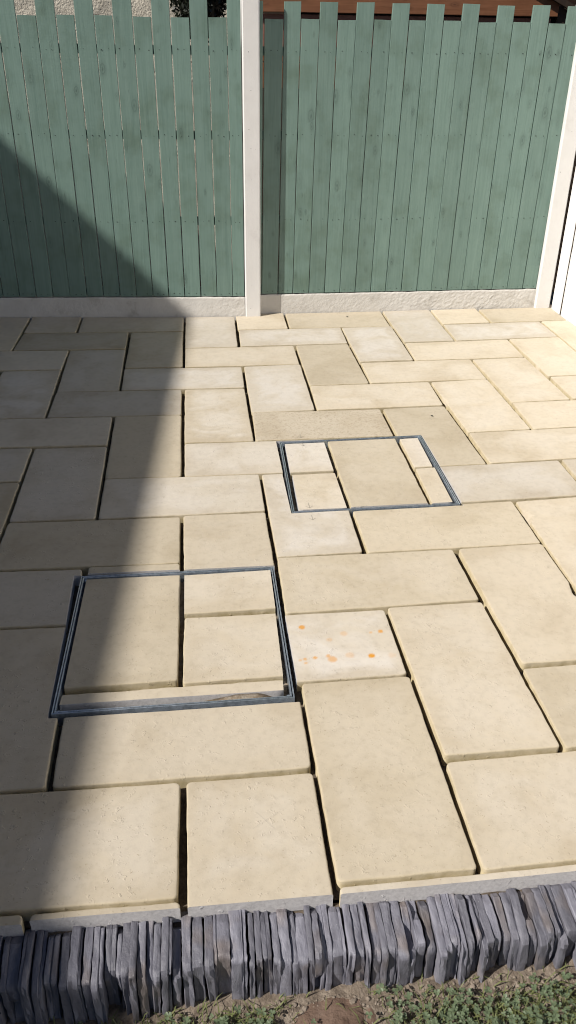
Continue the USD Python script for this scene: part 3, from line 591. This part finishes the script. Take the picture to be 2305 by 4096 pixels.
def panel(label, bounds_t, bounds_b, first_tall, yf, tops, extra=(), rails=(-1.5, .29), missing=()):
    t = thing("picket_fence", label, "fence panel")
    nails = []; r = random.Random(len(bounds_t))
    spans = [(bounds_t[k], bounds_t[k + 1], bounds_b[k], bounds_b[k + 1], (k % 2 == 0) == first_tall) for k in range(len(bounds_t) - 1)] + list(extra)
    for k, (a, b, c, d, tall) in enumerate(spans):
        z1 = (tops[1] if tall else tops[0]) + r.uniform(-.003, .003); dy = r.uniform(-.0015, .0025); 
        put("picket", board(a, b, c, d, 0.122, z1, yf, 0.016, 500 + k * 11 + len(bounds_t), gap=r.uniform(.0030, .0062) if first_tall else r.uniform(.0022, .0042), dy=dy, slope=r.uniform(-.02, .02)), M_GREEN, t, smooth=30)
        if b - a > .06:
            for zr in (.137, .56, 1.02, 1.436):
                for fx in (.30, .70):
                    if r.random() < .86:
                        q = (zr - .13) / 1.3; x = (c + (d - c) * (fx + r.uniform(-.08, .08))) * (1 - q) + (a + (b - a) * (fx + r.uniform(-.08, .08))) * q
                        nails.append(nail(x, float(yf(x)) + dy - 0.0012, zr + r.uniform(-.005, .005), r.uniform(.0014, .0032), r.random() * 9))
    for zr in (.15, .56, 1.02, 1.436):
        ya, yb = float(yf(rails[0])), float(yf(rails[1]))
        v = np.array([[rails[0], ya + .0185, zr - .022], [rails[1], yb + .0185, zr - .022], [rails[1], yb + .046, zr - .022], [rails[0], ya + .046, zr - .022],
                      [rails[0], ya + .0185, zr + .022], [rails[1], yb + .0185, zr + .022], [rails[1], yb + .046, zr + .022], [rails[0], ya + .046, zr + .022]])
        put("rail", (v, np.array([[0, 1, 5, 4], [1, 2, 6, 5], [2, 3, 7, 6], [3, 0, 4, 7], [4, 5, 6, 7], [3, 2, 1, 0]])), M_GREEN, t)
    tag(put("nail_hole", join(nails), M_NAIL, t), kind="stuff")
    return t
RECESS = 0.007
yL = lambda x: 5.062 + (0.234 - np.asarray(x, float)) * 0.0527 + RECESS
yR = lambda x: 5.098 + 0.014 * np.asarray(x, float) + RECESS
Lt = [-0.958, -0.86, -0.759, -0.659, -0.562, -0.462, -0.366, -0.264, -0.166, -0.068, 0.032, 0.129, 0.227]
Lb = [-0.956, -0.855, -0.754, -0.654, -0.554, -0.454, -0.356, -0.257, -0.16, -0.063, 0.034, 0.133, 0.228]
Lt = [-0.958 - .0985 * q for q in range(6, 0, -1)] + Lt + [0.300]; Lb = [-0.956 - .0985 * q for q in range(6, 0, -1)] + Lb + [0.300]
panel("sage green picket panel left of the middle post, partly shaded", Lt, Lb, True, yL, (1.587, 1.672), rails=(-1.54, .298))
Rt = [0.626, 0.726, 0.825, 0.926, 1.023, 1.12, 1.217, 1.312, 1.409, 1.51, 1.605, 1.708, 1.803, 1.906, 2.006, 2.107]
Rb = [0.602, 0.704, 0.802, 0.899, 0.995, 1.095, 1.19, 1.292, 1.391, 1.486, 1.587, 1.687, 1.79, 1.886, 1.985, 2.087]
panel("sage green picket panel between the middle post and the white wall", Rt + [2.186], Rb + [2.179], False, yR, (1.588, 1.669),
      extra=[(.5335, .626, .511, .602, True), (.428, .531, .409, .508, False), (.401, .423, .400, .408, True)], rails=(.402, 2.182))

def gravel_board(label, x0, x1, yf, rough, smooth_end):
    xs = np.linspace(x0, x1, int((x1 - x0) / .006)); zs = np.concatenate([np.linspace(-.12, 0, 4)[:-1], np.linspace(0, .1165, 24)])
    X, Z = np.meshgrid(xs, zs, indexing="ij")
    amp = rough * np.clip((X - smooth_end[0]) / .02, 0, 1) * np.clip((smooth_end[1] - X) / .02, 0, 1)
    q = N(np.stack([X * 85, Z * 85, X * 0], -1), 61) * .5 + N(np.stack([X * 160, Z * 160, X * 0 + 4], -1), 62) * .45 + N(np.stack([X * 20, Z * 20, X * 0 + 9], -1), 63) * .5
    q = q * (0.55 + 0.6 * np.clip(N(np.stack([X * 3, Z * 3, X * 0], -1), 64) + .3, 0, 1))
    Y = yf(X) - RECESS + amp * (.5 - q) * 0.5 + np.where(amp < .0002, .0015, 0)
    top = zs > .112; Y[:, top] += .0025; Z = Z + (0.0022 * n1(X * 17, 66) + .0015 * n1(X * 60, 67)) * (Z > .11)
    nx, nz = X.shape; idx = np.arange(nx * nz).reshape(nx, nz)
    V = np.stack([X, Y, Z], -1).reshape(-1, 3); F_ = np.stack([idx[:-1, :-1], idx[1:, :-1], idx[1:, 1:], idx[:-1, 1:]], -1).reshape(-1, 4)
    b0 = len(V); back = np.stack([xs, yf(xs) + .045, Z[:, -1]], -1); low = np.stack([xs, yf(xs) + .045, xs * 0 - .12], -1)
    V = np.vstack([V, V[idx[:, -1]], back, back, low]); o = np.arange(nx - 1)
    F_ = np.vstack([F_, np.stack([b0 + o, b0 + o + 1, b0 + nx + o + 1, b0 + nx + o], -1), np.stack([b0 + 2 * nx + o, b0 + 2 * nx + o + 1, b0 + 3 * nx + o + 1, b0 + 3 * nx + o], -1)])
    p = put("gravel_board", (V, F_), M_GRAVEL, smooth=True, loc=((x0 + x1) / 2, 5.1, 0)); tag(p, label, "gravel board")
gravel_board("painted concrete gravel board under the left fence panel", -1.54, .300, yL, .0032, (-3, 9))
gravel_board("painted concrete gravel board under the right fence panel, shaded at its left end", .400, 2.182, yR, .0046, (.527, 2.165))

def post(label, x0, x1, y0, y1, ztop, seed):
    c = .0065; n = 40; z = np.linspace(-.15, ztop, n)
    sec = np.array([(x0 + c, y0), (x1 - c, y0), (x1, y0 + c), (x1, y1), (x0, y1), (x0, y0 + c)])
    V = np.zeros((n, 6, 3)); V[:, :, :2] = sec; V[:, :, 2] = z[:, None]
    V[:, 1, 0] += .0011 * n1(z * 60, seed); V[:, 2, 0] += .0011 * n1(z * 45, seed + 1)
    f = [(k * 6 + q, k * 6 + (q + 1) % 6, (k + 1) * 6 + (q + 1) % 6, (k + 1) * 6 + q) for k in range(n - 1) for q in range(6)]
    t = (n - 1) * 6; f += [(t, t + 1, t + 2, t + 5), (t + 5, t + 2, t + 3, t + 4)]
    root = thing("fence_post", label, "fence post", loc=((x0 + x1) / 2, (y0 + y1) / 2, 0))
    o = np.array([(x0 + x1) / 2, (y0 + y1) / 2, 0])
    put("shaft", (V.reshape(-1, 3) - o, np.array(f)), M_CONC, root, smooth=20)
    r = np.random.default_rng(seed); ds = []
    for _ in range(9):
        dd = disc(0, 0, float(r.uniform(.0008, .0020)), 0, int(r.integers(99))); dd.vertices = dd.vertices[:, [0, 2, 1]]; dd.faces = dd.faces[:, ::-1]
        dd.apply_translation([float(r.uniform(x0 + .012, x1 - .012)) - o[0], y0 - .0006 - o[1], float(r.uniform(.05, 1.6))]); ds.append(dd)
    tag(put("air_hole", join(ds), M_NAIL, root), kind="stuff")
post("off white concrete post in the middle of the fence", .3035, .3975, 5.046, 5.15, 1.765, 3)
post("off white concrete post in the corner against the white wall", 2.181, 2.280, 5.110, 5.22, 1.765, 4)

# ------------------------------------------------------------------ white wall on the right
wall = thing("white_wall", "bright white painted wall at the right edge of the patio", "wall")
def wall_face(y0, y1, z1, xf, seed, jag0=0, jag1=0):
    zs = np.linspace(-.2, z1, 90); m = 5
    ya = y0 + jag0 * (.5 + .5 * n1(zs * 14, seed) + .4 * n1(zs * 50, seed + 1)); yb = y1 - jag1 * (.5 + .5 * n1(zs * 14, seed + 2) + .4 * n1(zs * 50, seed + 3))
    sec = np.stack([np.stack([zs * 0 + xf + .10, ya], -1), np.stack([zs * 0 + xf + .003, ya], -1), np.stack([zs * 0 + xf, ya + .004], -1), np.stack([zs * 0 + xf, yb - .004], -1), np.stack([zs * 0 + xf + .003, yb], -1), np.stack([zs * 0 + xf + .10, yb], -1)], 1)
    V = np.concatenate([sec, np.broadcast_to(zs[:, None, None], (90, 6, 1))], -1).reshape(-1, 3)
    f = [(k * 6 + q + 1, k * 6 + q, (k + 1) * 6 + q, (k + 1) * 6 + q + 1) for k in range(89) for q in range(5)]
    t = 89 * 6; f += [(t + 1, t + 2, t + 3, t + 4), (t, t + 1, t + 4, t + 5)]
    return V, np.array(f)
put("end_pier", wall_face(4.976, 5.108, 2.1, 2.2905, 31, .004, 0), M_WHITE, wall, smooth=25)
put("wall_face", wall_face(-2.5, 4.964, 2.1, 2.293, 32, 0, .006), M_WHITE, wall, smooth=25)
put("dark_joint", box(2.2955, 2.33, 4.9585, 4.984, -.2, 2.09), M_DARKWOOD, wall)  # dark strip added to stand in for the shade deep in the crack
put("wall_core", box(2.36, 2.52, -2.5, 5.22, -.25, 2.05), M_DARKWOOD, wall)

# ------------------------------------------------------------------ beyond the fence
nb = thing("neighbour_house", "cream roughcast house wall behind the left fence panel", "house", loc=(-2.3, 7.6, -.3))
v, f = grid(np.linspace(-4.5, 2.72, 120), np.linspace(0, 5, 90), lambda X, Y: X * 0)
v = np.stack([v[:, 0], -.3 + .012 * N(np.stack([v[:, 0] * 14, v[:, 1] * 14, v[:, 0] * 0], -1), 7), v[:, 1]], -1)
put("wall", (v, f), M_ROUGHCAST, nb, smooth=True)
put("wall", box(-4.49, 2.71, -.27, 0, 0, 4.98), M_ROUGHCAST, nb)

shed = thing("timber_shed", "brown timber cladding behind the right fence panel", "shed", loc=(1.5, 6.1, 0))
def plank(name, x0, x1, z0, z1, y, mat, th=.02): put(name, box(x0 - 1.5, x1 - 1.5, y - 6.1, y - 6.1 + th, z0, z1, .003), mat, shed)
z = -.2
while z < 1.42: plank("board", .44, 2.42, z, z + .15, 6.14, M_BROWN if z > 1.05 else M_DARKWOOD); z += .156
plank("board", .44, 2.405, 1.44, 1.628, 6.125, M_PINK)
plank("board", .44, 2.43, 1.637, 1.79, 6.08, M_BROWN); plank("board", .44, 2.43, 1.795, 1.95, 6.085, M_BROWN); plank("board", .44, 2.43, 1.956, 2.1, 6.08, M_BROWN)
plank("board", 2.43, 3.0, 1.70, 1.9, 6.16, M_BROWN); plank("board", 2.43, 3.0, 1.905, 2.1, 6.16, M_BROWN)
plank("corner_post", 2.436, 2.53, -.2, 1.70, 6.10, M_DARKWOOD, .06)
br = trimesh.creation.box((.62, .03, .035)); br.apply_transform(trimesh.transformations.rotation_matrix(math.radians(24), [0, 1, 0])); br.apply_translation([2.335 - 1.5, -.045, 1.765]); put("brace", br, M_DARKWOOD, shed)
plank("backing", .45, 3.0, -.2, 2.1, 6.20, M_DARKWOOD)

shrub = thing("shrub", "dark evergreen shrub showing over the pickets left of the middle post", "shrub", loc=(.12, 6.7, -.3))
rg = np.random.default_rng(4)
cen = rg.normal(0, 1, (7000, 3)); cen /= np.linalg.norm(cen, axis=1, keepdims=True); cen *= (rg.random((7000, 1)) ** .4); cen = cen * [.21, .22, .52] + [0, 0, 2.25]
cen += .05 * N(cen * 4, 3)[:, None]
d1 = rg.normal(0, 1, (7000, 3)); d1 /= np.linalg.norm(d1, axis=1, keepdims=True); d2 = np.cross(d1, rg.normal(0, 1, (7000, 3))); d2 /= np.linalg.norm(d2, axis=1, keepdims=True)
h = .020; qv = np.stack([cen - d1 * h, cen + d2 * h * .45, cen + d1 * h, cen - d2 * h * .45], 1).reshape(-1, 3)
put("foliage", (qv, np.arange(28000).reshape(-1, 4)), M_SHRUB, shrub)
core = trimesh.creation.icosphere(3, 1); core.vertices *= np.array([.18, .19, .46]) * (1 + .12 * N(core.vertices * 3, 5))[:, None]; core.apply_translation([0, 0, 2.25]); put("inner_foliage", core, M_SHRUB, shrub, smooth=True)
tr = trimesh.creation.cone(.035, 2.3, sections=10); put("trunk", tr, M_BARK, shrub, smooth=True)

# the house whose eaves throw the slanting shade
G = np.array([-0.03, 5.09, 0.0]); EAVE = G + TOW / TOW[2] * 5.4
ang = math.atan(0.070)
house = UsdGeom.Xform.Define(stage, numbered("/World", "house"))
house.AddTranslateOp().Set(Gf.Vec3d(float(EAVE[0]), float(EAVE[1]), -.3)); house.AddRotateZOp().Set(-math.degrees(ang))
house = tag(house.GetPrim(), "rendered house left of the picture whose eaves shade the patio", "house")
put("wall", box(-6.0, -.32, -14, 2.0, 0, 5.52), M_ROUGHCAST, house)
rv = np.array([[0, 0, 5.70], [0, 0, 5.52], [-3.2, 0, 7.45], [-3.2, 0, 7.63], [-6.4, 0, 5.52], [-6.4, 0, 5.70]]); a_, b_ = rv + [0, -14.3, 0], rv + [0, 2.3, 0]
rf = trimesh.convex.convex_hull(np.vstack([a_[[0, 1, 2, 3]], b_[[0, 1, 2, 3]]])); rf2 = trimesh.convex.convex_hull(np.vstack([a_[[2, 3, 4, 5]], b_[[2, 3, 4, 5]]]))
rf.apply_translation([0, 0, 0]); rf2.apply_translation([0, 0, 0])
put("roof", rf, M_ROOF, house); put("roof", rf2, M_ROOF, house)

# ------------------------------------------------------------------ lawn strip
def lz(x, y): return lawn_z(np.atleast_1d(np.asarray(x, float)), np.atleast_1d(np.asarray(y, float)))
def in_mud(x, y):
    return ((x - .205) / .115) ** 2 + ((y - .855) / .088) ** 2 + .35 * n2(x * 22, y * 22, 41)
mx, my = np.linspace(.06, .36, 90), np.linspace(.70, .955, 80)
def mud_z(X, Y):
    q = in_mud(X, Y); return lawn_z(X, Y) - .012 + .020 * np.clip(1.35 - q, 0, 1) ** .8 + .004 * n2(X * 24, Y * 24, 46) + .002 * n2(X * 50, Y * 50, 43) + .0012 * n2(X * 150, Y * 150, 44) - .006 * np.exp(-((X - .272 - .1 * (Y - .9)) / .005) ** 2) * (Y > .86)
tag(put("bare_soil", grid(mx, my, mud_z), M_MUD, smooth=True), "patch of bare brown soil in the lawn strip against the slates", "soil", kind="stuff")

rg = np.random.default_rng(21)
V, Fc = [], []
def leaflet(c, u, w, L, wd):
    # heart shaped: notch at the tip, folded along the middle
    n = np.cross(u, w); pts = [c, c + u * L * .45 + w * wd * .5 + n * .12 * wd, c + u * L * .85 + w * wd * .45 + n * .10 * wd, c + u * L * .98 + w * wd * .2, c + u * L * .90, c + u * L * .98 - w * wd * .2, c + u * L * .85 - w * wd * .45 + n * .10 * wd, c + u * L * .45 - w * wd * .5 + n * .12 * wd]
    b = len(V); V.extend(pts); Fc.extend([(b, b + 1, b + 2), (b, b + 2, b + 3), (b, b + 3, b + 4), (b, b + 4, b + 5), (b, b + 5, b + 6), (b, b + 6, b + 7)])
NC = 30000
CX, CY = rg.uniform(-1.0, 1.35, NC), rg.uniform(.60, .945, NC)
bare_y = lambda X: .906 + .02 * n1(X * 8, 48) - .010 * (X > .35)
dens = .24 + .66 * np.clip((CX - .25) / .35, 0, 1) + .5 * np.clip(n2(CX * 7, CY * 7, 47), -.6, 1) + .55 * np.exp(-((CX + .02) / .14) ** 2)
dens *= np.where(CY > bare_y(CX), .7 * np.clip(1 - (CY - bare_y(CX)) / .03, 0, 1), 1) * np.where(in_mud(CX, CY) < 1.1, .05, 1)
ok = rg.random(NC) < dens * .36; CX, CY = CX[ok], CY[ok]; CZ = lawn_z(CX, CY)
for x, y, z0 in zip(CX, CY, CZ):
    h = rg.uniform(.006, .034); c = np.array([x, y, z0 + h]); a0 = rg.uniform(0, 6.28); tl = rg.uniform(0, .5); ta = rg.uniform(0, 6.28)
    nrm = np.array([math.sin(tl) * math.cos(ta), math.sin(tl) * math.sin(ta), math.cos(tl)]); e1 = np.cross(nrm, [0, 1, .1]); e1 /= np.linalg.norm(e1); e2 = np.cross(nrm, e1)
    L = rg.uniform(.0045, .0088)
    for k3 in range(3):
        a = a0 + k3 * 2.094 + rg.uniform(-.15, .15); u = e1 * math.cos(a) + e2 * math.sin(a); u = u + nrm * rg.uniform(-.1, .45); u /= np.linalg.norm(u); w = np.cross(nrm, u); w /= np.linalg.norm(w)
        leaflet(c, u, w, L, L * 1.0)
tag(put("clover", (np.array(V), np.array(Fc)), M_CLOVER), "low green clover growing in the lawn strip below the slates", "clover", kind="stuff")

V, Fg = [], []
NG = 34000
GX, GY = rg.uniform(-1.0, 1.35, NG), rg.uniform(.60, .948, NG)
dens = (.62 + .5 * n2(GX * 9, GY * 9, 57)) * np.where(GY > bare_y(GX), np.clip(1 - (GY - bare_y(GX)) / .03, .10, 1), 1) * np.where(in_mud(GX, GY) < 1.12, .04, 1)
ok = rg.random(NG) < dens; GX, GY = GX[ok], GY[ok]; GZ = lawn_z(GX, GY)
for x, y, z0 in zip(GX, GY, GZ):
    a = rg.uniform(0, 6.28); ln = rg.uniform(.010, .048); d = np.array([math.cos(a), math.sin(a), 0]); lean = rg.uniform(.3, 1.6); w = np.array([-d[1], d[0], 0]) * rg.uniform(.0007, .0015)
    p0 = np.array([x, y, z0 - .002]); p1 = p0 + d * ln * .35 * lean + [0, 0, ln * .5]; p2 = p0 + d * ln * .85 * lean + [0, 0, ln * max(.15, .9 - .45 * lean)]
    b = len(V); V += [p0 - w, p0 + w, p1 - w * .9, p1 + w * .9, p2]; Fg += [(b, b + 1, b + 3), (b, b + 3, b + 2), (b + 2, b + 3, b + 4)]
tag(put("grass", (np.array(V), np.array(Fg)), M_GRASS), "thin dry grass blades among the clover", "grass", kind="stuff")

base = trimesh.creation.icosphere(1, 1.0); V, Fk = [], []; nv = 0
for _ in range(1500):
    x = rg.uniform(-1.0, 1.35); y = rg.normal(.918, .016) if rg.random() < .75 else rg.uniform(.7, .94)
    if y > .95: continue
    r = float(rg.choice([rg.uniform(.0012, .003), rg.uniform(.003, .0065)], p=[.82, .18])); v = base.vertices * r * (1 + .35 * N(base.vertices * 1.7 + rg.uniform(0, 99), 3))[:, None] * [1, 1, .75]
    V.append(v + [x, y, lz(x, y)[0] + r * .3]); Fk.append(base.faces + nv); nv += len(v)
tag(put("soil_crumb", (np.vstack(V), np.vstack(Fk)), M_CLOD), "dry pale soil crumbs along the foot of the slates", "soil crumbs", kind="stuff")
